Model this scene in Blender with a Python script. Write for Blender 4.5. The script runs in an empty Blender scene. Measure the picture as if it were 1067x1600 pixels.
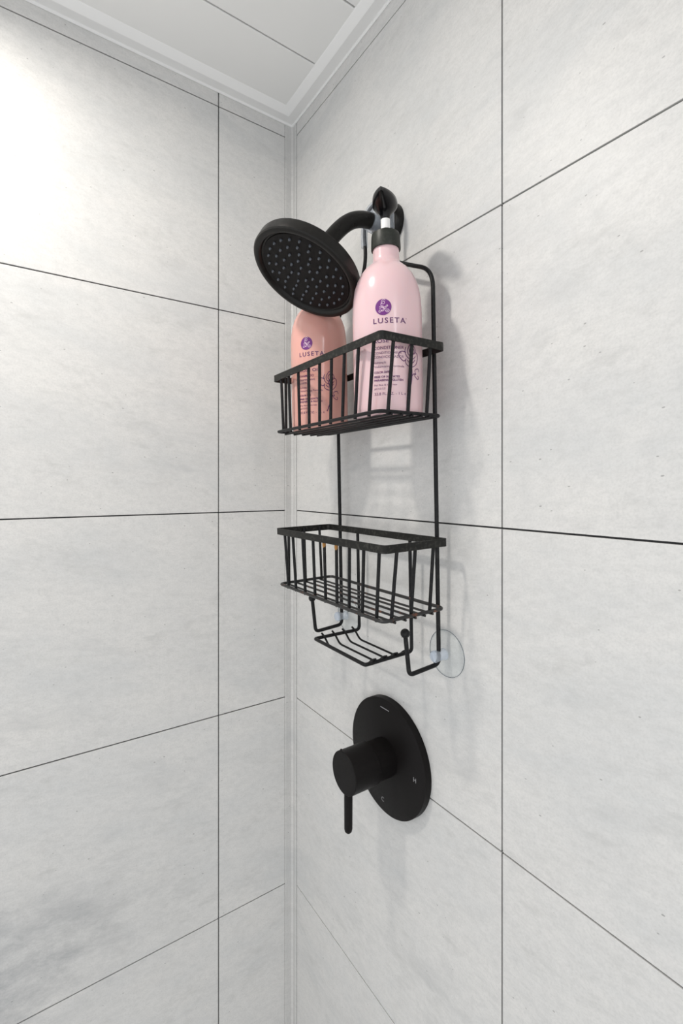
import bpy, bmesh, math, random
from mathutils import Vector, Matrix
import numpy as np

SC = bpy.context.scene
COL = SC.collection
CAMZ = 1.5                                     # camera height above the shower floor
random.seed(4)

# ------------------------------------------------------------------ camera
cam_d = bpy.data.cameras.new('camera')
cam = bpy.data.objects.new('camera', cam_d); COL.objects.link(cam)
cam_d.sensor_fit = 'AUTO'; cam_d.sensor_width = 36.0
cam_d.lens = 746.91 / 1600 * 36
cam_d.shift_x = 0.0
cam_d.shift_y = -(800 - 759.41) / 1600
cam_d.clip_start = 0.02
cam.location = (0.823013, -0.4465, CAMZ)
cam.rotation_euler = (math.radians(90), 0, 0.971844)
SC.camera = cam

# ------------------------------------------------------------------ world, lights, exposure
W = bpy.data.worlds.new('world'); SC.world = W; W.use_nodes = True
bg = W.node_tree.nodes['Background']
bg.inputs[0].default_value = (0.97, 0.985, 1.0, 1)
bg.inputs[1].default_value = 1.20
LAMP = (0.295, -0.58)                            # recessed downlight in the shower ceiling
LAMP_W = 4.6
la = bpy.data.lights.new('downlight_lamp', 'AREA')
la.shape = 'DISK'; la.size = 0.085; la.energy = LAMP_W; la.spread = math.radians(168); la.color = (1.0, 0.95, 0.88)
lamp = bpy.data.objects.new('downlight_lamp', la); COL.objects.link(lamp)
lamp.location = (LAMP[0], LAMP[1], CAMZ + 0.7015)
# narrow tall bathroom light out past the open side of the shower
lw = bpy.data.lights.new('bathroom_lamp', 'AREA'); lw.shape = 'RECTANGLE'; lw.size = 0.10; lw.size_y = 0.55; lw.energy = 2.2; lw.color = (0.97, 0.98, 1.0)
lwo = bpy.data.objects.new('bathroom_lamp', lw); COL.objects.link(lwo)
lwo.location = (2.1, -0.52, CAMZ + 0.64)
lwo.rotation_euler = (Vector((0.37, -0.1, CAMZ + 0.1)) - Vector(lwo.location)).to_track_quat('-Z', 'Y').to_euler()
SC.view_settings.view_transform = 'Standard'
SC.view_settings.look = 'None'
SC.view_settings.gamma = 1.0
SC.view_settings.use_curve_mapping = False
SC.view_settings.exposure = 0.05

# ------------------------------------------------------------------ materials
def mat(name, color, rough=0.5, metal=0.0, spec=0.5, **kw):
    m = bpy.data.materials.new(name); m.use_nodes = True
    b = m.node_tree.nodes['Principled BSDF']
    b.inputs['Base Color'].default_value = (*color, 1)
    b.inputs['Roughness'].default_value = rough
    b.inputs['Metallic'].default_value = metal
    b.inputs['Specular IOR Level'].default_value = spec
    for k, v in kw.items():
        b.inputs[k.replace('_', ' ')].default_value = v
    return m, b, m.node_tree

def N(nt, t, **kw):
    n = nt.nodes.new(t)
    for k, v in kw.items(): setattr(n, k, v)
    return n

def math_n(nt, op, a, b=None, clamp=False):
    n = N(nt, 'ShaderNodeMath', operation=op, use_clamp=clamp)
    for i, v in enumerate((a, b)):
        if v is None: continue
        if isinstance(v, (int, float)): n.inputs[i].default_value = v
        else: nt.links.new(v, n.inputs[i])
    return n.outputs[0]

def ramp(nt, fac, stops):
    r = N(nt, 'ShaderNodeValToRGB'); nt.links.new(fac, r.inputs[0])
    e = r.color_ramp.elements
    while len(e) < len(stops): e.new(0.5)
    for el, (p, c) in zip(e, stops):
        el.position = p; el.color = (*c, 1) if len(c) == 3 else c
    return r.outputs[0]

def mix(nt, fac, a, b, blend='MIX'):
    n = N(nt, 'ShaderNodeMix', data_type='RGBA', blend_type=blend)
    for sock, v in ((n.inputs[0], fac), (n.inputs[6], a), (n.inputs[7], b)):
        if isinstance(v, (int, float)): sock.default_value = v
        elif isinstance(v, tuple): sock.default_value = (*v, 1)
        else: nt.links.new(v, sock)
    return n.outputs[2]

def wall_material(name, tint=1.0, speck=1.0):
    m, b, nt = mat(name, (0.6, 0.6, 0.58), 0.42, spec=0.35)
    tc = N(nt, 'ShaderNodeTexCoord')
    sp = N(nt, 'ShaderNodeSeparateXYZ'); nt.links.new(tc.outputs['Object'], sp.inputs[0])
    h = math_n(nt, 'SUBTRACT', sp.outputs[0], sp.outputs[1])
    # slight slope so that the veins rise a little along the wall
    zz = math_n(nt, 'SUBTRACT', sp.outputs[2], math_n(nt, 'MULTIPLY', h, 0.12))
    def vec(a, c, off=0.0):
        cb = N(nt, 'ShaderNodeCombineXYZ')
        nt.links.new(math_n(nt, 'MULTIPLY', h, a), cb.inputs[0])
        nt.links.new(math_n(nt, 'MULTIPLY', zz, c), cb.inputs[1])
        cb.inputs[2].default_value = off
        return cb.outputs[0]
    def noise(v, sc, det, ro=0.55, dist=0.0):
        n = N(nt, 'ShaderNodeTexNoise'); nt.links.new(v, n.inputs['Vector'])
        n.inputs['Scale'].default_value = sc; n.inputs['Detail'].default_value = det
        n.inputs['Roughness'].default_value = ro; n.inputs['Distortion'].default_value = dist
        return n.outputs[0]
    cloud = noise(vec(1, 1.9, 1.3), 5.0, 8, 0.68, 0.3)
    k = tint
    base = ramp(nt, cloud, [(0.30, (0.555*k, 0.560*k, 0.558*k)), (0.50, (0.620*k, 0.614*k, 0.602*k)), (0.72, (0.665*k, 0.652*k, 0.632*k))])
    # soft smudgy darker veins
    v1 = noise(vec(1, 2.6, 4.1), 7.0, 9, 0.66, 0.55)
    f1 = ramp(nt, v1, [(0.53, (0, 0, 0)), (0.74, (1, 1, 1))])
    gate = ramp(nt, noise(vec(1, 1.4, 8.0), 4.0, 3), [(0.42, (0, 0, 0)), (0.65, (1, 1, 1))])
    f1 = math_n(nt, 'MULTIPLY', f1, gate)
    c = mix(nt, math_n(nt, 'MULTIPLY', f1, 0.50), base, (0.40*k, 0.405*k, 0.41*k))
    v3 = noise(vec(1, 2.3, 6.6), 24.0, 12, 0.74, 0.25)
    g3 = ramp(nt, noise(vec(1, 1.5, 9.4), 9.0, 4, 0.6), [(0.44, (0, 0, 0)), (0.62, (1, 1, 1))])
    f3 = math_n(nt, 'MULTIPLY', ramp(nt, v3, [(0.50, (0, 0, 0)), (0.68, (1, 1, 1))]), g3)
    c = mix(nt, math_n(nt, 'MULTIPLY', f3, 0.42), c, (0.37*k, 0.37*k, 0.36*k))
    # fine mottling
    v2 = noise(vec(1, 1.7, 2.2), 75.0, 8, 0.78)
    c = mix(nt, math_n(nt, 'MULTIPLY', ramp(nt, v2, [(0.44, (0, 0, 0)), (0.66, (1, 1, 1))]), 0.42), c, (0.46*k, 0.46*k, 0.455*k))
    v4 = noise(vec(1, 1.0, 5.2), 420.0, 2, 0.6)
    c = mix(nt, math_n(nt, 'MULTIPLY', ramp(nt, v4, [(0.45, (0, 0, 0)), (0.75, (1, 1, 1))]), 0.35), c, (0.44*k, 0.44*k, 0.43*k))
    # small dark pits
    vo = N(nt, 'ShaderNodeTexVoronoi'); nt.links.new(vec(1, 2.0, 0.7), vo.inputs['Vector'])
    vo.inputs['Scale'].default_value = 62; vo.inputs['Randomness'].default_value = 1
    sepc = N(nt, 'ShaderNodeSeparateColor'); nt.links.new(vo.outputs['Color'], sepc.inputs[0])
    pit = math_n(nt, 'LESS_THAN', vo.outputs['Distance'], math_n(nt, 'MULTIPLY', sepc.outputs[0], 0.095))
    keep = math_n(nt, 'GREATER_THAN', sepc.outputs[1], 0.45)
    pit = math_n(nt, 'MULTIPLY', pit, keep)
    c = mix(nt, math_n(nt, 'MULTIPLY', pit, 0.65 * speck), c, (0.20, 0.20, 0.195))
    # a cluster of darker slate-like smudges printed low on the left wall panel
    d1 = math_n(nt, 'DIVIDE', math_n(nt, 'SUBTRACT', h, 0.47), 0.17)
    d2 = math_n(nt, 'DIVIDE', math_n(nt, 'SUBTRACT', sp.outputs[2], CAMZ - 0.69), 0.085)
    rr = math_n(nt, 'ADD', math_n(nt, 'MULTIPLY', d1, d1), math_n(nt, 'MULTIPLY', d2, d2))
    g = math_n(nt, 'POWER', 2.718, math_n(nt, 'MULTIPLY', rr, -0.8))
    g = math_n(nt, 'MULTIPLY', g, math_n(nt, 'LESS_THAN', sp.outputs[0], 0.001))
    st = ramp(nt, noise(vec(1, 1.8, 3.3), 16.0, 12, 0.74, 0.3), [(0.36, (0.12, 0.12, 0.12)), (0.66, (1, 1, 1))])
    c = mix(nt, math_n(nt, 'MULTIPLY', math_n(nt, 'MULTIPLY', g, st), 0.72, True), c, (0.24, 0.25, 0.265))
    nt.links.new(c, b.inputs['Base Color'])
    bp = N(nt, 'ShaderNodeBump'); bp.inputs['Strength'].default_value = 0.12
    bp.inputs['Distance'].default_value = 0.0006
    nt.links.new(v2, bp.inputs['Height']); nt.links.new(bp.outputs[0], b.inputs['Normal'])
    return m

M_TILE = wall_material('stone_look_panel')
M_TRIMSTONE = wall_material('stone_look_trim', 0.93, 1.6)
M_GROUT = mat('dark_joint', (0.035, 0.035, 0.037), 0.8)[0]
M_CEIL = mat('white_ceiling_plank', (0.80, 0.80, 0.79), 0.45)[0]
M_CTRIM = mat('white_plastic_trim', (0.78, 0.78, 0.775), 0.4)[0]
M_GAP = mat('ceiling_gap', (0.16, 0.16, 0.165), 0.8)[0]
M_FLOOR = mat('shower_pan', (0.70, 0.70, 0.69), 0.4)[0]

def black_metal(name, col=(0.012, 0.012, 0.0125), rough=0.36, spec=0.28, dust=0.25):
    m, b, nt = mat(name, col, rough, spec=spec)
    tc = N(nt, 'ShaderNodeTexCoord')
    n = N(nt, 'ShaderNodeTexNoise'); n.inputs['Scale'].default_value = 260; n.inputs['Detail'].default_value = 6
    nt.links.new(tc.outputs['Object'], n.inputs['Vector'])
    f = ramp(nt, n.outputs[0], [(0.50, (0, 0, 0)), (0.78, (1, 1, 1))])
    c = mix(nt, math_n(nt, 'MULTIPLY', f, dust), col, (0.13, 0.125, 0.11))
    nt.links.new(c, b.inputs['Base Color'])
    r = N(nt, 'ShaderNodeMapRange'); nt.links.new(n.outputs[0], r.inputs[0])
    r.inputs[3].default_value = rough - 0.08; r.inputs[4].default_value = rough + 0.16
    nt.links.new(r.outputs[0], b.inputs['Roughness'])
    return m
M_WIRE = black_metal('black_powder_coated_wire', (0.008, 0.008, 0.009), 0.34, spec=0.18, dust=0.12)
M_BLACK = black_metal('matte_black_metal', (0.0065, 0.0058, 0.0052), 0.27, spec=0.16, dust=0.05)
M_HEAD = black_metal('matte_black_head', (0.0065, 0.0056, 0.0048), 0.29, spec=0.24, dust=0.03)
M_VALVE = black_metal('matte_black_valve', (0.0065, 0.0055, 0.0055), 0.40, spec=0.12, dust=0.02)
M_BAND = black_metal('dusty_black_band', (0.010, 0.010, 0.009), 0.40, spec=0.2, dust=0.30)

def rusty():
    m, b, nt = mat('rusting_black_wire', (0.012, 0.012, 0.012), 0.4)
    tc = N(nt, 'ShaderNodeTexCoord')
    n = N(nt, 'ShaderNodeTexNoise'); n.inputs['Scale'].default_value = 120; n.inputs['Detail'].default_value = 4
    nt.links.new(tc.outputs['Object'], n.inputs['Vector'])
    f = ramp(nt, n.outputs[0], [(0.60, (0, 0, 0)), (0.70, (1, 1, 1))])
    c = mix(nt, math_n(nt, 'MULTIPLY', f, 0.8), (0.012, 0.012, 0.012), (0.14, 0.045, 0.02))
    nt.links.new(c, b.inputs['Base Color'])
    return m
M_RUST = rusty()
M_RUSTSPOT = mat('orange_rust', (0.30, 0.14, 0.03), 0.7)[0]
M_NOZ = mat('dark_rubber_nozzle', (0.07, 0.08, 0.095), 0.15)[0]
M_PINK = mat('pale_pink_plastic', (0.67, 0.47, 0.49), 0.20, spec=0.5, Subsurface_Weight=0.12, Subsurface_Scale=0.01)[0]
M_PEACH = mat('rose_peach_plastic', (0.67, 0.35, 0.30), 0.17, spec=0.5, Subsurface_Weight=0.12, Subsurface_Scale=0.01)[0]
M_PLUM = mat('plum_print', (0.085, 0.012, 0.095), 0.4)[0]
M_PURPLE = mat('purple_print', (0.135, 0.014, 0.17), 0.4)[0]
M_PALELINE = mat('pale_logo_line', (0.78, 0.58, 0.68), 0.4)[0]
M_CAP = black_metal('black_ribbed_plastic', (0.018, 0.020, 0.016), 0.38, dust=0.15)
M_GLOSSBLK = mat('glossy_black_plastic', (0.004, 0.004, 0.005), 0.22, spec=0.35)[0]
M_WHITE = mat('white_plastic', (0.82, 0.81, 0.80), 0.35)[0]
M_MARK = mat('pale_grey_print', (0.30, 0.30, 0.31), 0.5)[0]
M_MARKDIM = mat('dim_grey_print', (0.16, 0.16, 0.16), 0.5)[0]
M_LENS, _b, _nt = mat('lit_lamp_lens', (0.9, 0.9, 0.88), 0.5)
_b.inputs['Emission Color'].default_value = (1, 0.95, 0.88, 1); _b.inputs['Emission Strength'].default_value = 2.0

def clear_plastic(name, tint, opacity, glossw=1.0):
    m = bpy.data.materials.new(name); m.use_nodes = True; nt = m.node_tree
    nt.nodes.clear()
    out = N(nt, 'ShaderNodeOutputMaterial')
    tr = N(nt, 'ShaderNodeBsdfTransparent'); tr.inputs[0].default_value = (*tint, 1)
    df = N(nt, 'ShaderNodeBsdfDiffuse'); df.inputs[0].default_value = (0.66, 0.72, 0.80, 1)
    gl = N(nt, 'ShaderNodeBsdfGlossy'); gl.inputs['Roughness'].default_value = 0.08
    m1 = N(nt, 'ShaderNodeMixShader'); m1.inputs[0].default_value = opacity
    nt.links.new(tr.outputs[0], m1.inputs[1]); nt.links.new(df.outputs[0], m1.inputs[2])
    fr = N(nt, 'ShaderNodeLayerWeight'); fr.inputs[0].default_value = 0.5
    fc = math_n(nt, 'MULTIPLY', math_n(nt, 'POWER', fr.outputs[1], 3.0), 0.5)
    fc = math_n(nt, 'ADD', fc, 0.03)
    m2 = N(nt, 'ShaderNodeMixShader')
    nt.links.new(math_n(nt, 'MULTIPLY', fc, glossw, True), m2.inputs[0])
    nt.links.new(m1.outputs[0], m2.inputs[1]); nt.links.new(gl.outputs[0], m2.inputs[2])
    nt.links.new(m2.outputs[0], out.inputs[0])
    return m
M_CLEAR = clear_plastic('clear_suction_plastic', (0.98, 0.988, 0.99), 0.0, 0.4)
M_CLEARTHICK = clear_plastic('bluish_clear_plastic', (0.90, 0.94, 1.0), 0.34, 1.0)
M_EDGE = clear_plastic('clear_cup_edge', (0.62, 0.65, 0.68), 0.0, 0.5)
M_SLEEVE = clear_plastic('clear_vinyl_sleeve', (0.93, 0.95, 0.98), 0.16, 1.5)

# ------------------------------------------------------------------ mesh helpers
def finish(name, bm, m, parent=None, smooth=True, angle=0.6):
    bmesh.ops.recalc_face_normals(bm, faces=bm.faces)
    me = bpy.data.meshes.new(name); bm.to_mesh(me); bm.free()
    me.materials.append(m)
    if smooth:
        me.shade_smooth()
        try: me.set_sharp_from_angle(angle=angle)
        except Exception: pass
    o = bpy.data.objects.new(name, me); COL.objects.link(o)
    if parent is not None: o.parent = parent
    return o

def add_box(bm, lo, hi, bevel=0.0):
    r = bmesh.ops.create_cube(bm, size=1.0)
    vs = r['verts']
    for v in vs:
        v.co = Vector([lo[i] + (v.co[i] + 0.5) * (hi[i] - lo[i]) for i in range(3)])
    if bevel:
        es = list({e for v in vs for e in v.link_edges})
        bmesh.ops.bevel(bm, geom=es, offset=bevel, segments=2, affect='EDGES', profile=0.5)

def fillet(pts, rad, seg=6):
    """round the inner corners of a polyline"""
    P = [Vector(p) for p in pts]; out = [P[0]]
    rads = rad if isinstance(rad, (list, tuple)) else [rad] * len(P)
    for i in range(1, len(P) - 1):
        a, b, c = P[i - 1], P[i], P[i + 1]
        d1 = (a - b); d2 = (c - b); r = min(rads[i], d1.length * 0.49, d2.length * 0.49)
        if r <= 0: out.append(b); continue
        p0 = b + d1.normalized() * r; p2 = b + d2.normalized() * r
        for k in range(seg + 1):
            t = k / seg
            out.append(p0 * (1 - t) ** 2 + b * 2 * t * (1 - t) + p2 * t * t)
    out.append(P[-1]); return out

def add_tube(bm, pts, r, n=10, closed=False, cap=True):
    P = [Vector(p) for p in pts]
    m = len(P); rs = r if isinstance(r, (list, tuple)) else [r] * m
    tang = []
    for i in range(m):
        if closed: t = P[(i + 1) % m] - P[(i - 1) % m]
        elif i == 0: t = P[1] - P[0]
        elif i == m - 1: t = P[-1] - P[-2]
        else: t = (P[i + 1] - P[i]).normalized() + (P[i] - P[i - 1]).normalized()
        tang.append(t.normalized())
    up = Vector((0, 0, 1)) if abs(tang[0].z) < 0.9 else Vector((1, 0, 0))
    nrm = (up - tang[0] * up.dot(tang[0])).normalized()
    rings = []
    for i in range(m):
        t = tang[i]
        nrm = (nrm - t * nrm.dot(t)).normalized(); bn = t.cross(nrm)
        rings.append([bm.verts.new(P[i] + (nrm * math.cos(a) + bn * math.sin(a)) * rs[i])
                      for a in [2 * math.pi * k / n for k in range(n)]])
    cnt = m if closed else m - 1
    for i in range(cnt):
        A, B = rings[i], rings[(i + 1) % m]
        for k in range(n):
            bm.faces.new((A[k], A[(k + 1) % n], B[(k + 1) % n], B[k]))
    if not closed and cap:
        bm.faces.new(rings[0][::-1]); bm.faces.new(rings[-1])

def frame_from(axis, ref=None):
    z = Vector(axis).normalized()
    ref = Vector(ref) if ref else (Vector((1, 0, 0)) if abs(z.x) < 0.9 else Vector((0, 1, 0)))
    x = (ref - z * ref.dot(z)).normalized(); y = z.cross(x)
    return x, y, z

def add_lathe(bm, prof, origin=(0, 0, 0), axis=(0, 0, 1), n=48, closed=False, rmod=None):
    """prof: (radius, height) list, revolved round axis; ends with r=0 close to a point"""
    x, y, z = frame_from(axis); o = Vector(origin); rings = []
    for (r, h) in prof:
        if r <= 1e-7: rings.append([bm.verts.new(o + z * h)])
        else:
            rings.append([bm.verts.new(o + z * h + (x * math.cos(a) + y * math.sin(a)) * (r * (rmod(a, h) if rmod else 1)))
                          for a in [2 * math.pi * k / n for k in range(n)]])
    pairs = list(zip(rings[:-1], rings[1:]))
    if closed: pairs.append((rings[-1], rings[0]))
    for A, B in pairs:
        if len(A) == 1 and len(B) == 1: continue
        for k in range(n):
            k2 = (k + 1) % n
            if len(A) == 1: bm.faces.new((A[0], B[k2], B[k]))
            elif len(B) == 1: bm.faces.new((A[k], A[k2], B[0]))
            else: bm.faces.new((A[k], A[k2], B[k2], B[k]))

def add_prism(bm, poly, a, b, fn):
    """extrude a 2D polygon between parameter a and b; fn(u, v, t) -> xyz"""
    A = [bm.verts.new(fn(u, v, a)) for u, v in poly]; B = [bm.verts.new(fn(u, v, b)) for u, v in poly]
    n = len(poly)
    for k in range(n): bm.faces.new((A[k], A[(k + 1) % n], B[(k + 1) % n], B[k]))
    bm.faces.new(A[::-1]); bm.faces.new(B)

def smooth_curve(pts, sub=6):
    """Catmull-Rom through points"""
    P = [Vector(p) for p in pts]; out = []
    for i in range(len(P) - 1):
        p0 = P[max(i - 1, 0)]; p1 = P[i]; p2 = P[i + 1]; p3 = P[min(i + 2, len(P) - 1)]
        for k in range(sub):
            t = k / sub
            out.append(0.5 * ((2 * p1) + (p2 - p0) * t + (2 * p0 - 5 * p1 + 4 * p2 - p3) * t * t + (3 * p1 - p0 - 3 * p2 + p3) * t ** 3))
    out.append(P[-1]); return out

def empty(name, loc=(0, 0, 0), label=None, cat=None, group=None, mw=None):
    o = bpy.data.objects.new(name, None); COL.objects.link(o)
    o.empty_display_size = 0.05
    if mw is not None: o.matrix_world = mw
    else: o.location = loc
    if label: o['label'] = label
    if cat: o['category'] = cat
    if group: o['group'] = group
    return o

def structure(o): o['kind'] = 'structure'; return o

# ------------------------------------------------------------------ the room shell
ZC = CAMZ + 0.709                                # underside of the ceiling planks
ZR = [CAMZ + 0.673036 - 0.36 * k for k in range(0, 7)]   # horizontal joints
JW = 0.0010                                      # half a joint
TH = 0.003                                       # panel face thickness
LX = 1.40                                        # how far the right wall runs
LY = 0.80                                        # how far the left wall runs

bm = bmesh.new(); add_box(bm, (-0.06, -LY, 0), (-TH, 0.06, ZC + 0.05))
wall_left = structure(finish('wall_left', bm, M_GROUT, smooth=False))
bm = bmesh.new(); add_box(bm, (-TH, TH, 0), (LX, 0.06, ZC + 0.05))
wall_right = structure(finish('wall_right', bm, M_GROUT, smooth=False))

zs = [ZC + 0.004] + ZR + [0.0]
TRW = 0.0165
def tiles(parent, cols, fn):
    for (a, b) in cols:
        for z1, z0 in zip(zs[:-1], zs[1:]):
            if z1 - z0 < 0.004: continue
            bm = bmesh.new()
            lo, hi = fn(a, b)
            add_box(bm, (lo[0], lo[1], z0 + JW), (hi[0], hi[1], z1 - JW), bevel=0.0003)
            finish('tile', bm, M_TILE, parent, smooth=False)
tiles(wall_left, [(TRW - 0.004, 0.148478 - JW), (0.148478 + JW, LY)], lambda a, b: ((-TH, -b), (0.0, -a)))
tiles(wall_right, [(TRW - 0.004, 0.484868 - JW), (0.484868 + JW, LX)], lambda a, b: ((a, 0.0), (b, TH)))

# inside-corner trim: an L strip with raised, rounded edges
prof = [(-TH, -TH), (TRW, -TH), (TRW, 0.0005), (TRW - 0.0008, 0.0016), (TRW - 0.0022, 0.0018), (TRW - 0.0028, 0.0011), (0.0035, 0.0011), (0.0011, 0.0035),
        (0.0011, TRW - 0.0028), (0.0018, TRW - 0.0022), (0.0016, TRW - 0.0008), (0.0005, TRW), (-TH, TRW)]
bm = bmesh.new(); add_prism(bm, [(u, v) for u, v in prof], 0.0, CAMZ + 0.6975, lambda u, v, t: (u, -v, t))
structure(finish('trim_1', bm, M_TRIMSTONE, smooth=False))
# fine dark sealing lines each side of the corner strip
bm = bmesh.new()
add_box(bm, (-0.001, -TRW - 0.0007, 0), (0.0003, -TRW, CAMZ + 0.697))
add_box(bm, (TRW, -0.0003, 0), (TRW + 0.0008, 0.001, CAMZ + 0.697))
structure(finish('trim_2', bm, mat('grey_sealant', (0.17, 0.165, 0.16), 0.6)[0], smooth=False))

# ceiling: slab, planks, perimeter trim
bm = bmesh.new(); add_box(bm, (-0.06, -1.3, ZC + 0.004), (1.40, 0.06, ZC + 0.05))
ceiling = structure(finish('ceiling', bm, M_GAP, smooth=False))
x0 = 0.019; GW = 0.0013
edges = [x0 + 0.1148 * k for k in range(0, 13)]
for a, b in zip(edges[:-1], edges[1:]):
    bm = bmesh.new()
    add_box(bm, (a + GW, -1.3, ZC), (b - GW, -0.0015, ZC + 0.006), bevel=0.0010)
    finish('plank', bm, M_CEIL, ceiling, smooth=False)
ZF = CAMZ + 0.7005
def crown(name, fn, a, b):
    # d = distance from the wall, z = height
    pr = [(0, ZF - 0.0035), (0.0012, ZF - 0.0040), (0.0024, ZF - 0.0032), (0.0026, ZF), (0.0180, ZF), (0.0196, ZF + 0.0008), (0.0290, ZC - 0.0012),
          (0.0305, ZC + 0.0003), (0.0305, ZC + 0.002), (0, ZC + 0.002)]
    bm = bmesh.new(); n = len(pr)
    A = [bm.verts.new(fn(d, z, a + (d if a == 0 else 0))) for d, z in pr]
    B = [bm.verts.new(fn(d, z, b)) for d, z in pr]
    for k in range(n): bm.faces.new((A[k], A[(k + 1) % n], B[(k + 1) % n], B[k]))
    bm.faces.new(A[::-1]); bm.faces.new(B)
    return structure(finish(name, bm, M_CTRIM, smooth=False))
crown('trim_3', lambda d, z, t: (d, -t, z), 0, LY)
crown('trim_4', lambda d, z, t: (t, -d, z), 0, LX)

bm = bmesh.new(); add_box(bm, (-0.06, -2.2, -0.05), (2.4, 0.06, 0.0))
structure(finish('floor', bm, M_FLOOR, smooth=False))

# recessed downlight (its light is set at the top)
dl = empty('ceiling_light', (LAMP[0], LAMP[1], ZC), 'round white recessed downlight in the plank ceiling above the shower', 'light')
bm = bmesh.new(); add_lathe(bm, [(0.046, -0.0005), (0.060, -0.0005), (0.058, -0.004), (0.048, -0.0048), (0.046, -0.004)], n=48, closed=True)
finish('bezel', bm, M_WHITE, dl)
bm = bmesh.new(); add_lathe(bm, [(0, -0.0030), (0.0462, -0.0030), (0.0462, -0.0008), (0, -0.0008)], n=48)
finish('lens', bm, M_LENS, dl)

# ------------------------------------------------------------------ shower arm and head
AX = 0.2925
HC = Vector((AX, -0.1418, CAMZ + 0.2667)); HN = Vector((-0.0096, -0.4917, -0.8707)).normalized()
HR = 0.0725; HT = 0.0168
arm = empty('overhead_shower', (AX, 0, CAMZ + 0.3735), 'matte black round shower head on a curved arm and wall flange', 'shower')
bm = bmesh.new()
add_lathe(bm, [(0, 0.0128), (0.0145, 0.0128), (0.0240, 0.0122), (0.0285, 0.0106), (0.0302, 0.0080), (0.0310, 0.0005), (0, 0.0005)], axis=(0, -1, 0), n=64)
finish('flange', bm, M_BLACK, arm)
A0 = Vector((AX, 0, CAMZ + 0.3735))
hb = HC - HN * (HT + 0.024)
pts = [Vector((AX, -0.010, CAMZ + 0.3722)), Vector((AX, -0.036, CAMZ + 0.3712)), Vector((AX, -0.050, CAMZ + 0.3690)), Vector((AX, -0.0640, CAMZ + 0.3635)),
       Vector((AX, -0.0770, CAMZ + 0.3545)), Vector((AX, -0.0900, CAMZ + 0.3415)), Vector((AX, -0.1020, CAMZ + 0.3270)), hb + Vector((0, 0.004, 0.006))]
bm = bmesh.new(); add_tube(bm, [p - A0 for p in smooth_curve(pts, 6)], 0.0108, n=24)
finish('pipe', bm, M_BLACK, arm)

HO = HC - A0
bm = bmesh.new()
# h measured along -HN (towards the arm) from the lower rim
add_lathe(bm, [(0, 0.0058), (0.0600, 0.0058), (0.0625, 0.0048), (0.0640, 0.0012), (0.0655, 0.0002), (0.0690, 0.0), (0.0712, 0.0006), (HR, 0.0022),
               (HR, 0.0135), (0.0716, 0.0160), (0.0695, HT), (0.040, 0.0200), (0.022, 0.0235), (0.017, 0.0265), (0, 0.0265)], origin=HO, axis=-HN, n=96)
head = finish('shower_head', bm, M_HEAD, arm)
bm = bmesh.new(); add_lathe(bm, [(0, 0.0046), (0.0600, 0.0046), (0.0608, 0.0060), (0, 0.0060)], origin=HO, axis=-HN, n=72)
finish('spray_face', bm, M_VALVE, head)
bm = bmesh.new()
add_lathe(bm, [(0, 0.024), (0.0165, 0.024), (0.0172, 0.0265), (0.0172, 0.036), (0.0150, 0.0385), (0.0140, 0.044), (0.0118, 0.0475), (0, 0.0475)], origin=HO, axis=-HN, n=40)
finish('swivel_nut', bm, M_BLACK, arm)
hx, hy, hz = frame_from(-HN)
bm = bmesh.new(); add_lathe(bm, [(0, -0.0026), (0.0009, -0.0025), (0.0016, -0.0016), (0.0023, 0.0012), (0.0023, 0.003), (0, 0.003)], axis=-HN, n=10)
first = finish('nozzle', bm, M_NOZ, head)
k = 0
for (rr, cnt, ph) in ((0.0525, 24, 0.05), (0.0420, 18, 0.2), (0.0315, 13, 0.1), (0.0210, 9, 0.3), (0.0105, 5, 0.0)):
    for i in range(cnt):
        a = ph + 2 * math.pi * i / cnt
        o = first if k == 0 else first.copy()
        if k: COL.objects.link(o)
        o.parent = head
        o.location = HO + (hx * math.cos(a) + hy * math.sin(a)) * rr + hz * 0.0046
        k += 1

# ------------------------------------------------------------------ the hanging caddy
EX = Vector((0.99998809, -0.00487961, 0)); EW = Vector((-0.00487846, -0.99975208, -0.0217253)); EV = Vector((-1.06e-4, -2.1725e-2, 0.99976398))
CO = Vector((0.3, -0.014, CAMZ - 0.2))
MW = Matrix(((EX.x, -EW.x, EV.x, CO.x), (EX.y, -EW.y, EV.y, CO.y), (EX.z, -EW.z, EV.z, CO.z), (0, 0, 0, 1)))
def L(u, w, v): return Vector((u, -w, v))        # caddy-local point: along wall, out from wall, up
caddy = empty('shower_caddy', label='black wire two-tier shower caddy hanging from the shower arm', cat='shower caddy', mw=MW)

PL, PR = -0.1111, 0.1029; CU = (PL + PR) / 2
WR = 0.0027
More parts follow.
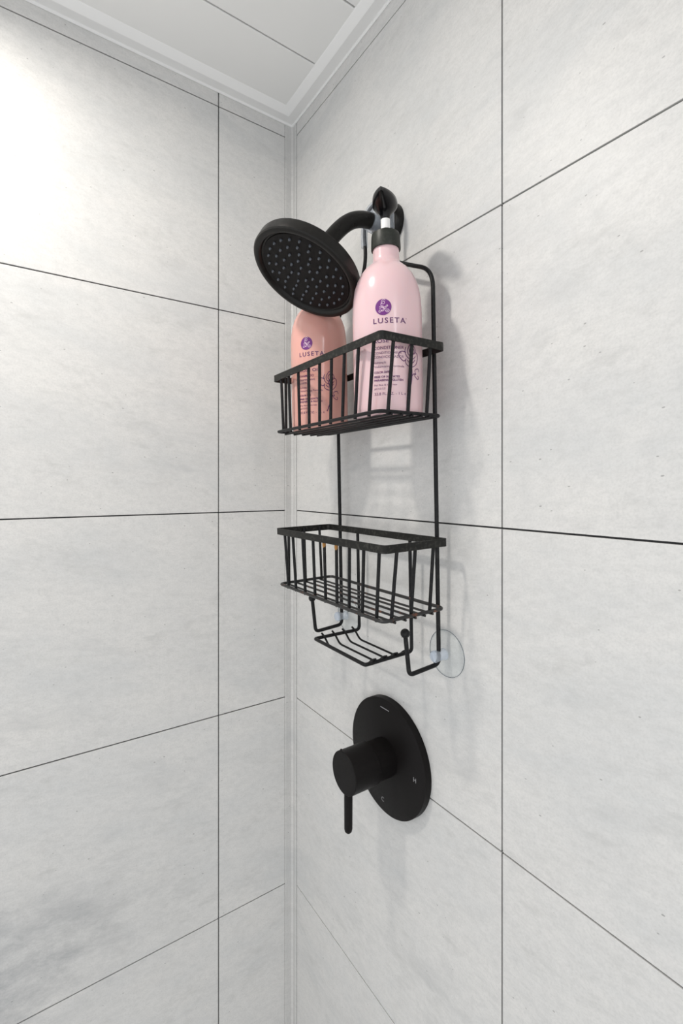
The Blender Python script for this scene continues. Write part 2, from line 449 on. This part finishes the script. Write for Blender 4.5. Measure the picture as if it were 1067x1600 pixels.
# side rails with their bottom hooks, running up to the neck over the arm
def rail(s, pu, hv):
    uL = lambda d: CU + s * d
    path = [L(pu, 0.0485, hv + 0.002), L(pu, 0.0, hv + 0.0005), L(pu, 0, 0.462), L(uL(0.0760), 0, 0.468), L(uL(0.038), 0, 0.500), L(uL(0.0255), 0, 0.528), L(uL(0.0295), 0, 0.560),
            L(uL(0.0255), 0, 0.5870), L(uL(0.009), 0, 0.600)]
    return path
for s, pu, hv in ((1, PR, -0.0220), (-1, PL, -0.0245)):
    sg = s
    p = [L(pu, 0.0540, 0.027), L(pu, 0.0490, hv), L(pu, 0.0, hv + 0.0025), L(pu, 0, 0.4655), L(CU + sg * 0.0370, 0, 0.5010), L(CU + sg * 0.0270, 0, 0.530),
         L(CU + sg * 0.0300, 0, 0.575), L(CU + sg * 0.0200, 0, 0.5965), L(CU, 0, 0.5990)]
    bm = bmesh.new()
    add_tube(bm, fillet(p, [0, .007, .008, .022, .02, .02, .02, .015, 0], 7), WR, n=12)
    finish('side_rail', bm, M_WIRE, caddy)
    bm = bmesh.new(); bmesh.ops.create_uvsphere(bm, u_segments=20, v_segments=14, radius=0.0056)
    for v in bm.verts: v.co += L(pu, 0.0542, 0.0285)
    b_ = finish('hook_ball', bm, M_WIRE, caddy)

def rect_loop(u0, u1, w0, w1, v, r, seg=6):
    c = [(u0, w0), (u1, w0), (u1, w1), (u0, w1)]; out = []
    for i in range(4):
        a = Vector(c[i - 1]); b = Vector(c[i]); d = Vector(c[(i + 1) % 4])
        p0 = b + (a - b).normalized() * r; p2 = b + (d - b).normalized() * r
        for k in range(seg + 1):
            t = k / seg; q = p0 * (1 - t) ** 2 + b * 2 * t * (1 - t) + p2 * t * t
            out.append((q.x, q.y))
    return out

def basket(vt, vb, rust, t0, t8, b0_, b8):
    u0, u1, w0, w1, H = -0.1356, 0.1258, 0.0046, 0.1015, 0.0093
    T = 0.0016
    # flat band round the top
    outer = rect_loop(u0, u1, w0, w1, 0, 0.006); inner = rect_loop(u0 + T, u1 - T, w0 + T, w1 - T, 0, 0.0048)
    bm = bmesh.new(); n = len(outer); rings = []
    for lst, v in ((outer, vt - H), (outer, vt), (inner, vt), (inner, vt - H)):
        rings.append([bm.verts.new(L(a, b, v)) for a, b in lst])
    for i in range(4):
        A, B = rings[i], rings[(i + 1) % 4]
        for k in range(n): bm.faces.new((A[k], A[(k + 1) % n], B[(k + 1) % n], B[k]))
    finish('basket_band', bm, M_BAND, caddy, angle=0.9)
    # floor wire frame
    a0, a1, b0, b1 = -0.1292, 0.1187, 0.0065, 0.0993
    bm = bmesh.new(); add_tube(bm, [L(a, b, vb - 0.001) for a, b in rect_loop(a0, a1, b0, b1, 0, 0.008)], 0.0022, n=10, closed=True)
    finish('basket_floor_frame', bm, M_RUST if rust else M_WIRE, caddy)
    # lengthwise floor rods, their ends poking out
    for w in (0.0268, 0.0392, 0.0535, 0.0688, 0.0842):
        bm = bmesh.new(); add_tube(bm, [L(a0 - 0.0025, w, vb - 0.0038), L(a1 + 0.0025, w, vb - 0.0038)], 0.0015, n=8)
        finish('floor_rod', bm, M_RUST if rust else M_WIRE, caddy)
    # upright bars
    R = 0.0021
    for i in range(9):
        ut = (t8 - 0.0287 * (8 - i)) if i else t0; ub = (b8 - 0.0267 * (8 - i)) if i else b0_
        bm = bmesh.new(); add_tube(bm, [L(ut, w1 - T - R * 0.6, vt - 0.002), L(ub, b1 - 0.0030, vb - 0.0045)], R, n=10)
        o = finish('basket_bar', bm, M_WIRE, caddy)
        if rust and i in (4, 5):
            bm = bmesh.new(); add_lathe(bm, [(0.0006, 0.0), (R * 1.12, 0.0008), (R * 1.12, 0.0045), (R * 0.7, 0.0075), (0.0004, 0.0080)], origin=L(ut - (ut - ub) * 0.12, w1 - T - R * 0.6, vt - H + 0.0004), axis=(0, 0, -1), n=10)
            r_ = finish('rust_spot', bm, M_RUSTSPOT, o); r_['label'] = 'orange rust where the bar is welded on'
    for (uu, ub_) in ((u0 + T + R * 0.6, a0 + 0.003), (u1 - T - R * 0.6, a1 - 0.003)):
        for wt, wb in ((0.0812, 0.0857), (0.0540, 0.0564), (0.0257, 0.0270)):
            bm = bmesh.new(); add_tube(bm, [L(uu, wt, vt - 0.002), L(ub_, wb, vb - 0.0045)], R, n=10)
            finish('basket_bar', bm, M_WIRE, caddy)
basket(0.3694, 0.2850, False, -0.1138, 0.1105, -0.1140, 0.0955)
basket(0.1381, 0.0545, True, -0.1125, 0.1135, -0.1072, 0.1028)

# soap shelf: U-shaped wire hung behind the lower basket, with dished slats
SU0, SU1, SV = -0.0585, 0.0575, -0.0165
p = [L(SU0, 0.0035, 0.134), L(SU0, 0.0035, SV), L(SU0 - 0.004, 0.0795, SV), L(SU1 + 0.001, 0.0805, SV), L(SU1, 0.0035, SV), L(SU1, 0.0035, 0.134)]
bm = bmesh.new(); add_tube(bm, fillet(p, [0, .006, .004, .004, .006, 0], 6), 0.0024, n=10)
finish('soap_shelf_frame', bm, M_WIRE, caddy)
for w in (0.0660, 0.0485, 0.0310, 0.0140):
    e0 = SU0 - 0.004 * w / 0.08
    p = [L(e0 - 0.0035, w, SV + 0.0045), L(e0 + 0.004, w, SV + 0.0015), L(e0 + 0.016, w, SV - 0.0090), L(SU1 - 0.016, w, SV - 0.0090), L(SU1 - 0.004, w, SV + 0.0015), L(SU1 + 0.0035, w, SV + 0.0045)]
    bm = bmesh.new(); add_tube(bm, fillet(p, 0.006, 4), 0.00145, n=8)
    finish('soap_slat', bm, M_WIRE, caddy)

# clear sleeve over the hanging loop, and the clear grip ring on the arm
arc = [L(CU - 0.0300, 0, 0.5480), L(CU - 0.0300, 0, 0.575), L(CU - 0.0200, 0, 0.5965), L(CU, 0, 0.5990), L(CU + 0.0200, 0, 0.5965), L(CU + 0.0300, 0, 0.575), L(CU + 0.0300, 0, 0.5480)]
bm = bmesh.new(); add_tube(bm, fillet(arc, [0, .02, .015, .01, .015, .02, 0], 7), 0.0050, n=16)
sl = finish('clear_sleeve', bm, M_SLEEVE, caddy); sl['label'] = 'clear vinyl sleeve over the hanging loop'
inv = MW.inverted()
c = inv @ Vector((AX, -0.0300, CAMZ + 0.3715))
ay = (inv.to_3x3() @ Vector((0, -1, 0.03))).normalized()
bm = bmesh.new()
pr = [(0.0112, -0.006)] + [(0.0138 + 0.0007 * (j % 2), -0.006 + 0.001 * j) for j in range(13)] + [(0.0112, 0.006)]
add_lathe(bm, pr, origin=c, axis=ay, n=28, closed=True)
gr = finish('clear_grip_ring', bm, M_SLEEVE, caddy); gr['label'] = 'clear ribbed grip where the loop rests on the arm'

# suction cups
for pu, vz in ((PR, -0.0095), (PL, -0.0085)):
    c = CO + EX * pu + EV * vz; base = Vector((c.x, -0.0003, c.z))
    lc = inv @ base; ax = (inv.to_3x3() @ Vector((0, -1, 0))).normalized()
    bm = bmesh.new()
    add_lathe(bm, [(0.0, 0.0016), (0.012, 0.0012), (0.022, 0.0006), (0.0285, 0.0), (0.0290, 0.0005), (0.0285, 0.0012), (0.022, 0.0026), (0.012, 0.0048), (0.0075, 0.0060), (0.0, 0.0060)], origin=lc, axis=ax, n=48)
    cup = finish('suction_cup', bm, M_CLEAR, caddy)
    cup['label'] = 'clear plastic suction cup'
    bm = bmesh.new(); add_lathe(bm, [(0.0286, 0.0001), (0.0291, 0.0001), (0.0291, 0.0007), (0.0286, 0.0007)], origin=lc, axis=ax, n=64, closed=True)
    finish('cup_edge', bm, M_EDGE, cup)
    bm = bmesh.new()
    add_lathe(bm, [(0.0075, 0.0050), (0.0065, 0.0075), (0.0062, 0.0165), (0.0072, 0.0180), (0.0072, 0.0220), (0.0060, 0.0235), (0.0, 0.0240)], origin=lc, axis=ax, n=28)
    finish('suction_knob', bm, M_CLEARTHICK, cup)

# ------------------------------------------------------------------ bottles
BP = [(0.0, 0.0008), (0.030, 0.0008), (0.0375, 0.0), (0.0400, 0.0012), (0.0413, 0.0045), (0.0418, 0.010), (0.0418, 0.112), (0.0418, 0.122), (0.0415, 0.133), (0.0406, 0.144),
      (0.0390, 0.1545), (0.0358, 0.1640), (0.0315, 0.1725), (0.0265, 0.1790), (0.0215, 0.1835), (0.0180, 0.1865), (0.0166, 0.1890), (0.0160, 0.1925), (0.0158, 0.2060), (0.0150, 0.2130), (0.0, 0.2130)]
def rfun(h):
    for (r0, h0), (r1, h1) in zip(BP[3:-2], BP[4:-1]):
        if h0 <= h <= h1: return r0 + (r1 - r0) * (h - h0) / (h1 - h0 + 1e-9)
    return 0.0418

def wrap(bm_, a0, off=0.00025):
    """flat (s, h) coordinates -> bottle surface; s along the circumference"""
    for v in bm_.verts:
        s, h, e = v.co; h += 0.0050; a = a0 + s / 0.0418; r = rfun(h) + off + e
        v.co = Vector((r * math.cos(a), r * math.sin(a), h))

def text_bm(bm_, txt, s0, h0, height, s1=None, spacing=1.0, shear=0.0, bold=0.0, e=0.0):
    cu = bpy.data.curves.new('t', 'FONT'); cu.body = txt; cu.size = 1.0; cu.space_character = spacing
    cu.offset = bold; cu.shear = shear; cu.resolution_u = 3
    ob = bpy.data.objects.new('t', cu); COL.objects.link(ob)
    bpy.context.view_layer.update()
    dg = bpy.context.evaluated_depsgraph_get()
    me = bpy.data.meshes.new_from_object(ob.evaluated_get(dg))
    co = np.array([v.co[:] for v in me.vertices]); mn, mx = co.min(0), co.max(0)
    sy = height / 0.70                                   # cap height of the face
    sx = sy if s1 is None else (s1 - s0) / (mx[0] - mn[0])
    vs = [bm_.verts.new((s0 + (x - mn[0]) * sx, h0 + y * sy, e)) for x, y, _ in co]
    for p_ in me.polygons:
        try: bm_.faces.new([vs[i] for i in p_.vertices])
        except Exception: pass
    bpy.data.objects.remove(ob); bpy.data.curves.remove(cu); bpy.data.meshes.remove(me)

def stroke(bm_, pts, w, e=0.0, sub=5, closed=False):
    P = smooth_curve([(x, y, 0) for x, y in pts], sub) if sub > 1 else [Vector((x, y, 0)) for x, y in pts]
    Lf, Rt = [], []
    for i, p_ in enumerate(P):
        t = (P[min(i + 1, len(P) - 1)] - P[max(i - 1, 0)])
        if t.length < 1e-9: t = Vector((1, 0, 0))
        t.normalize(); nn = Vector((-t.y, t.x, 0)) * w / 2
        a = p_ + nn; b = p_ - nn
        Lf.append(bm_.verts.new((a.x, a.y, e))); Rt.append(bm_.verts.new((b.x, b.y, e)))
    for i in range(len(P) - 1):
        bm_.faces.new((Lf[i], Lf[i + 1], Rt[i + 1], Rt[i]))

def flat_finish(name, bm_, m, parent):
    # print has to face outwards
    for f in bm_.faces:
        c_ = f.calc_center_median(); f.normal_update()
        if f.normal.dot(Vector((c_.x, c_.y, 0))) < 0: f.normal_flip()
    me = bpy.data.meshes.new(name); bm_.to_mesh(me); bm_.free(); me.materials.append(m)
    o = bpy.data.objects.new(name, me); COL.objects.link(o); o.parent = parent; return o

def bottle(u, w, face, pump_dir, material, lines, label):
    base = CO + EX * u + EW * w + EV * (0.2850 - 0.0023)
    R3 = Matrix((EX, -EW, EV)).transposed()
    mw = R3.to_4x4(); mw.translation = base
    b = empty('pump_bottle', label=label, cat='bottle', group='pump bottles in the upper basket', mw=mw)
    bm = bmesh.new(); add_lathe(bm, BP, n=72); body = finish('bottle_body', bm, material, b, angle=1.0)
    # print: s = 0 lies at the angle of the label's centre line
    a0 = face
    bm = bmesh.new(); 
    cs, ch, cr = -0.0038, 0.1165, 0.0092
    ring = [bm.verts.new((cs + cr * math.cos(t), ch + cr * math.sin(t), 0)) for t in [2 * math.pi * i / 40 for i in range(40)]]
    rings = [ring]
    for q in (0.75, 0.5, 0.25):
        rings.append([bm.verts.new((cs + (v.co.x - cs) * q, ch + (v.co.y - ch) * q, 0)) for v in ring])
    for A, B in zip(rings[:-1], rings[1:]):
        for i in range(40): bm.faces.new((A[i], A[(i + 1) % 40], B[(i + 1) % 40], B[i]))
    bm.faces.new(rings[-1])
    wrap(bm, a0); flat_finish('logo_disc', bm, M_PURPLE, body)
    # the curling line emblem inside the disc
    bm = bmesh.new()
    Q = lambda lst: [(cs + x * cr, ch + y * cr) for x, y in lst]
    wl = 0.00045
    stroke(bm, Q([(-.10, .55), (.02, .72), (.16, .62), (.12, .40), (-.10, .38), (-.22, .58), (-.12, .86), (.10, .95), (.26, .80)]), wl)
    stroke(bm, Q([(-.22, .58), (-.28, .30), (-.18, .05), (-.02, -.15), (.06, -.38), (-.06, -.52), (-.22, -.42), (-.40, -.36), (-.55, -.48), (-.48, -.62), (-.30, -.56), (-.10, -.30)]), wl)
    stroke(bm, Q([(-.05, .20), (-.02, .05), (.10, -.02), (.30, .06), (.46, .22), (.56, .12), (.44, .00), (.24, -.10)]), wl)
    stroke(bm, Q([(-.50, .00), (-.30, .10), (-.08, .08), (.08, -.10), (.20, -.36), (.36, -.62), (.60, -.66), (.72, -.46), (.58, -.30), (.42, -.38), (.46, -.54), (.60, -.50)]), wl)
    stroke(bm, Q([(-.46, -.20), (-.24, -.08), (.02, -.14), (.20, -.22), (.40, -.20)]), wl)
    wrap(bm, a0, 0.0004); flat_finish('logo_scroll', bm, M_PALELINE, body)
    bm = bmesh.new()
    S0 = -0.0157
    text_bm(bm, 'LUSETA', S0, 0.0985, 0.0058, 0.0218, spacing=1.25, bold=0.012)
    stroke(bm, [(0.0212, 0.1000), (0.0216, 0.0990), (0.0222, 0.0980)], 0.0005)
    text_bm(bm, "'", 0.0224, 0.1000, 0.0042)
    wrap(bm, a0); flat_finish('brand_lettering', bm, M_PLUM, body)
    bm = bmesh.new()
    for (txt, h, ht, s1, bold) in lines:
        text_bm(bm, txt, S0, h, ht, s1, bold=bold + 0.004)
    wrap(bm, a0); flat_finish('label_text', bm, M_PLUM, body)
    # line drawing of a rose
    bm = bmesh.new()
    ox, oy, k_ = 0.0260, 0.0760, 0.0133     # rose: centre line s, top h, unit
    Rz = lambda lst: [(ox + (x - 0.5) * 0.0272, oy - y * 0.0262) for x, y in lst]
    ws = 0.00085
    stroke(bm, Rz([(.50, .12), (.60, .0), (.78, .10), (.88, .28), (.80, .42)]), ws)
    stroke(bm, Rz([(.50, .12), (.42, .30), (.46, .46), (.58, .52), (.72, .46), (.80, .30), (.70, .16), (.56, .20), (.52, .34), (.60, .42), (.70, .36)]), ws)
    stroke(bm, Rz([(.34, .16), (.30, .34), (.36, .54), (.52, .66), (.72, .64), (.88, .50)]), ws)
    stroke(bm, Rz([(.34, .40), (.18, .36), (.04, .42), (.02, .56), (.12, .70), (.24, .78), (.34, .70)]), ws * 1.2)
    stroke(bm, Rz([(.88, .34), (1.0, .40), (1.02, .60), (.94, .80), (.80, .94), (.62, 1.0), (.42, .96), (.32, .84), (.34, .66)]), ws)
    stroke(bm, Rz([(.40, .72), (.54, .84), (.72, .80), (.84, .66)]), ws)
    stroke(bm, Rz([(.60, .44), (.56, .60), (.60, .76), (.64, 1.0), (.65, 1.3), (.60, 1.7), (.50, 2.02), (.44, 2.14)]), ws * 1.3)
    stroke(bm, Rz([(.64, 1.40), (.76, 1.28), (.88, 1.30), (.82, 1.14), (.92, 1.06), (1.06, 1.04), (1.12, 1.16)]), ws)
    stroke(bm, Rz([(.76, 1.28), (.86, 1.42), (1.02, 1.50), (1.08, 1.42), (1.02, 1.34)]), ws)
    wrap(bm, a0); flat_finish('rose_drawing', bm, M_PLUM, body)
    # pump: ribbed collar, white and clear stem, leaf-shaped actuator
    bm = bmesh.new()
    add_lathe(bm, [(0.0150, 0.2040), (0.0176, 0.2040), (0.0178, 0.2052), (0.0172, 0.2200), (0.0164, 0.2232), (0.0100, 0.2245), (0.0090, 0.2275), (0.0, 0.2275)], n=120,
              rmod=lambda a, h: 1 + (0.010 * math.cos(60 * a) if 0.2045 < h < 0.222 else 0))
    finish('pump_collar', bm, M_CAP, b, angle=0.5)
    st = bmesh.new(); add_lathe(st, [(0, 0.2275), (0.0056, 0.2275), (0.0056, 0.2410), (0, 0.2410)], n=24)
    s_ = finish('pump_stem', st, M_WHITE, b)
    st = bmesh.new(); add_lathe(st, [(0, 0.2405), (0.0050, 0.2405), (0.0052, 0.2490), (0.0075, 0.2530), (0, 0.2530)], n=24)
    finish('stem_guide', st, M_GLOSSBLK, s_)
    # actuator: stack of leaf-shaped rings pointing along pump_dir
    bm = bmesh.new(); d = pump_dir
    def leaf(t, sc, bk):
        # back is round, front draws out to a beak
        x = math.cos(t); y = math.sin(t)
        r = 0.0150 * sc
        if x > 0: px = r * x * (1 + 1.95 * bk); py = r * math.copysign(abs(y) ** (1 + 0.8 * bk), y)
        else: px = r * x; py = r * y
        return px, py
    levels = [(0.2425, 0.34, 0), (0.2465, 0.42, 0), (0.2500, 0.62, 0.25), (0.2535, 0.86, 0.7), (0.2565, 0.99, 1.0), (0.2605, 1.0, 1.0), (0.2632, 0.82, 0.95), (0.2643, 0.4, 0.8)]
    rings = []; n = 56
    for h, sc, bk in levels:
        ring = []
        for i in range(n):
            px, py = leaf(2 * math.pi * i / n, sc, bk)
            dz = -0.0050 * max(0, px / 0.045) ** 2
            # the beak keeps a narrow width and thickness
            ring.append(bm.verts.new((px * math.cos(d) - py * math.sin(d), px * math.sin(d) + py * math.cos(d), h + dz)))
        rings.append(ring)
    for A, B in zip(rings[:-1], rings[1:]):
        for i in range(n): bm.faces.new((A[i], A[(i + 1) % n], B[(i + 1) % n], B[i]))
    bm.faces.new(rings[0][::-1]); bm.faces.new(rings[-1])
    finish('pump_head', bm, M_GLOSSBLK, b, angle=1.2)
    return b

COMMON = [('Hydrating &', 0.0530, 0.0024, -0.002, -0.004), ('Volumizing Formula', 0.0484, 0.0024, 0.0192, -0.004), ('COLOR SAFE', 0.0420, 0.0023, 0.0020, 0.022),
          ('FREE OF SULFATES', 0.0368, 0.0023, 0.0138, 0.022), ('PARABENS & GLUTEN', 0.0330, 0.0023, 0.0178, 0.022), ('For fine & thin hair', 0.0278, 0.0021, 0.0105, -0.004),
          ('pH 4.5-5.5', 0.0236, 0.0021, -0.0030, -0.004), ('33.8 FL.OZ. - 1 L e', 0.0172, 0.0031, 0.0208, -0.006)]
COND = [('ROSE OIL', 0.0765, 0.0042, 0.0160, 0.006), ('CONDITIONER', 0.0690, 0.0034, 0.0192, 0.0), ('CONDITIONNEUR', 0.0636, 0.0028, 0.0165, -0.006),
        ('CONDICIONADOR', 0.0590, 0.0028, 0.0190, -0.006)] + COMMON
SHAM = [('ROSE OIL', 0.0765, 0.0042, 0.0160, 0.006), ('SHAMPOO', 0.0690, 0.0034, 0.0065, 0.0), ('SHAMPOOING', 0.0636, 0.0028, 0.0080, -0.006),
        ('CHAMP\u00da', 0.0590, 0.0028, -0.003, -0.006)] + COMMON
B1 = Vector((0.3752, -0.0700)); CAMXY = Vector((0.823013, -0.4465))
face1 = math.atan2(CAMXY.y - B1.y, CAMXY.x - B1.x)
B2 = Vector((0.213, -0.068)); face2 = math.atan2(CAMXY.y - B2.y, CAMXY.x - B2.x) - 0.34
bottle(0.0745, 0.0500, face1 , math.radians(-46), M_PINK, COND,
       'pale pink conditioner pump bottle nearer the right end of the upper basket')
bottle(-0.0875, 0.0483, face2, math.radians(-75), M_PEACH, SHAM,
       'peach-pink shampoo bottle below the shower head, left in the upper basket')

# ------------------------------------------------------------------ mixing valve
VX, VZ = 0.2959, CAMZ - 0.3851
valve = empty('shower_valve', (VX, 0, VZ), 'round matte black shower valve plate with knob and short lever', 'shower valve')
bm = bmesh.new(); add_lathe(bm, [(0, 0.0118), (0.0785, 0.0118), (0.0804, 0.0106), (0.0806, 0.0004), (0, 0.0004)], axis=(0, -1, 0), n=128)
plate = finish('valve_plate', bm, M_VALVE, valve)
bm = bmesh.new(); add_lathe(bm, [(0, 0.0110), (0.0262, 0.0110), (0.0262, 0.0400), (0.0255, 0.0408), (0, 0.0408)], axis=(0, -1, 0), n=64)
finish('valve_sleeve', bm, M_VALVE, valve)
bm = bmesh.new(); add_lathe(bm, [(0, 0.0404), (0.0268, 0.0404), (0.0280, 0.0414), (0.0280, 0.0822), (0.0272, 0.0832), (0, 0.0832)], axis=(0, -1, 0), n=64)
knob = finish('knob', bm, M_VALVE, valve)
bm = bmesh.new()
add_lathe(bm, [(0, 0.0), (0.0056, 0.0), (0.0058, 0.010), (0.0056, 0.0520), (0.0048, 0.0556), (0.0028, 0.0578), (0, 0.0585)], origin=(0, -0.0755, -0.0245), axis=(0, 0, -1), n=24)
finish('lever', bm, M_VALVE, knob)
bm = bmesh.new(); bmesh.ops.create_uvsphere(bm, u_segments=12, v_segments=8, radius=0.0016)
for v in bm.verts: v.co += Vector((-0.010, -0.0805, 0.0262))
finish('index_pip', bm, M_VALVE, knob)
def plate_text(txt, x, z, size, rot, m, name):
    bm = bmesh.new(); text_bm(bm, txt, 0, 0, size)
    cs_ = [v.co.x for v in bm.verts]; cx_ = (min(cs_) + max(cs_)) / 2
    for v in bm.verts:
        a, b = v.co.x - cx_, v.co.y - size / 2
        v.co = Vector((x + a * math.cos(rot) - b * math.sin(rot), -0.01205, z + a * math.sin(rot) + b * math.cos(rot)))
    for f in bm.faces:
        f.normal_update()
        if f.normal.y > 0: f.normal_flip()
    me = bpy.data.meshes.new(name); bm.to_mesh(me); bm.free(); me.materials.append(m)
    o = bpy.data.objects.new(name, me); COL.objects.link(o); o.parent = plate; return o
plate_text('H', 0.0615, -0.0023, 0.0060, 0, M_MARK, 'hot_mark')
plate_text('C', -0.0049, -0.0626, 0.0062, 0, M_MARK, 'cold_mark')
# the tiny illegible line of print near the top edge
bm = bmesh.new()
x = -0.0100
while x < 0.0090:
    w_ = random.uniform(0.0010, 0.0018)
    add_box(bm, (x, -0.01206, 0.0678 - 0.0006), (x + w_, -0.0119, 0.0678 + 0.0006)); x += w_ + 0.0004
finish('maker_print', bm, M_MARK, plate, smooth=False)
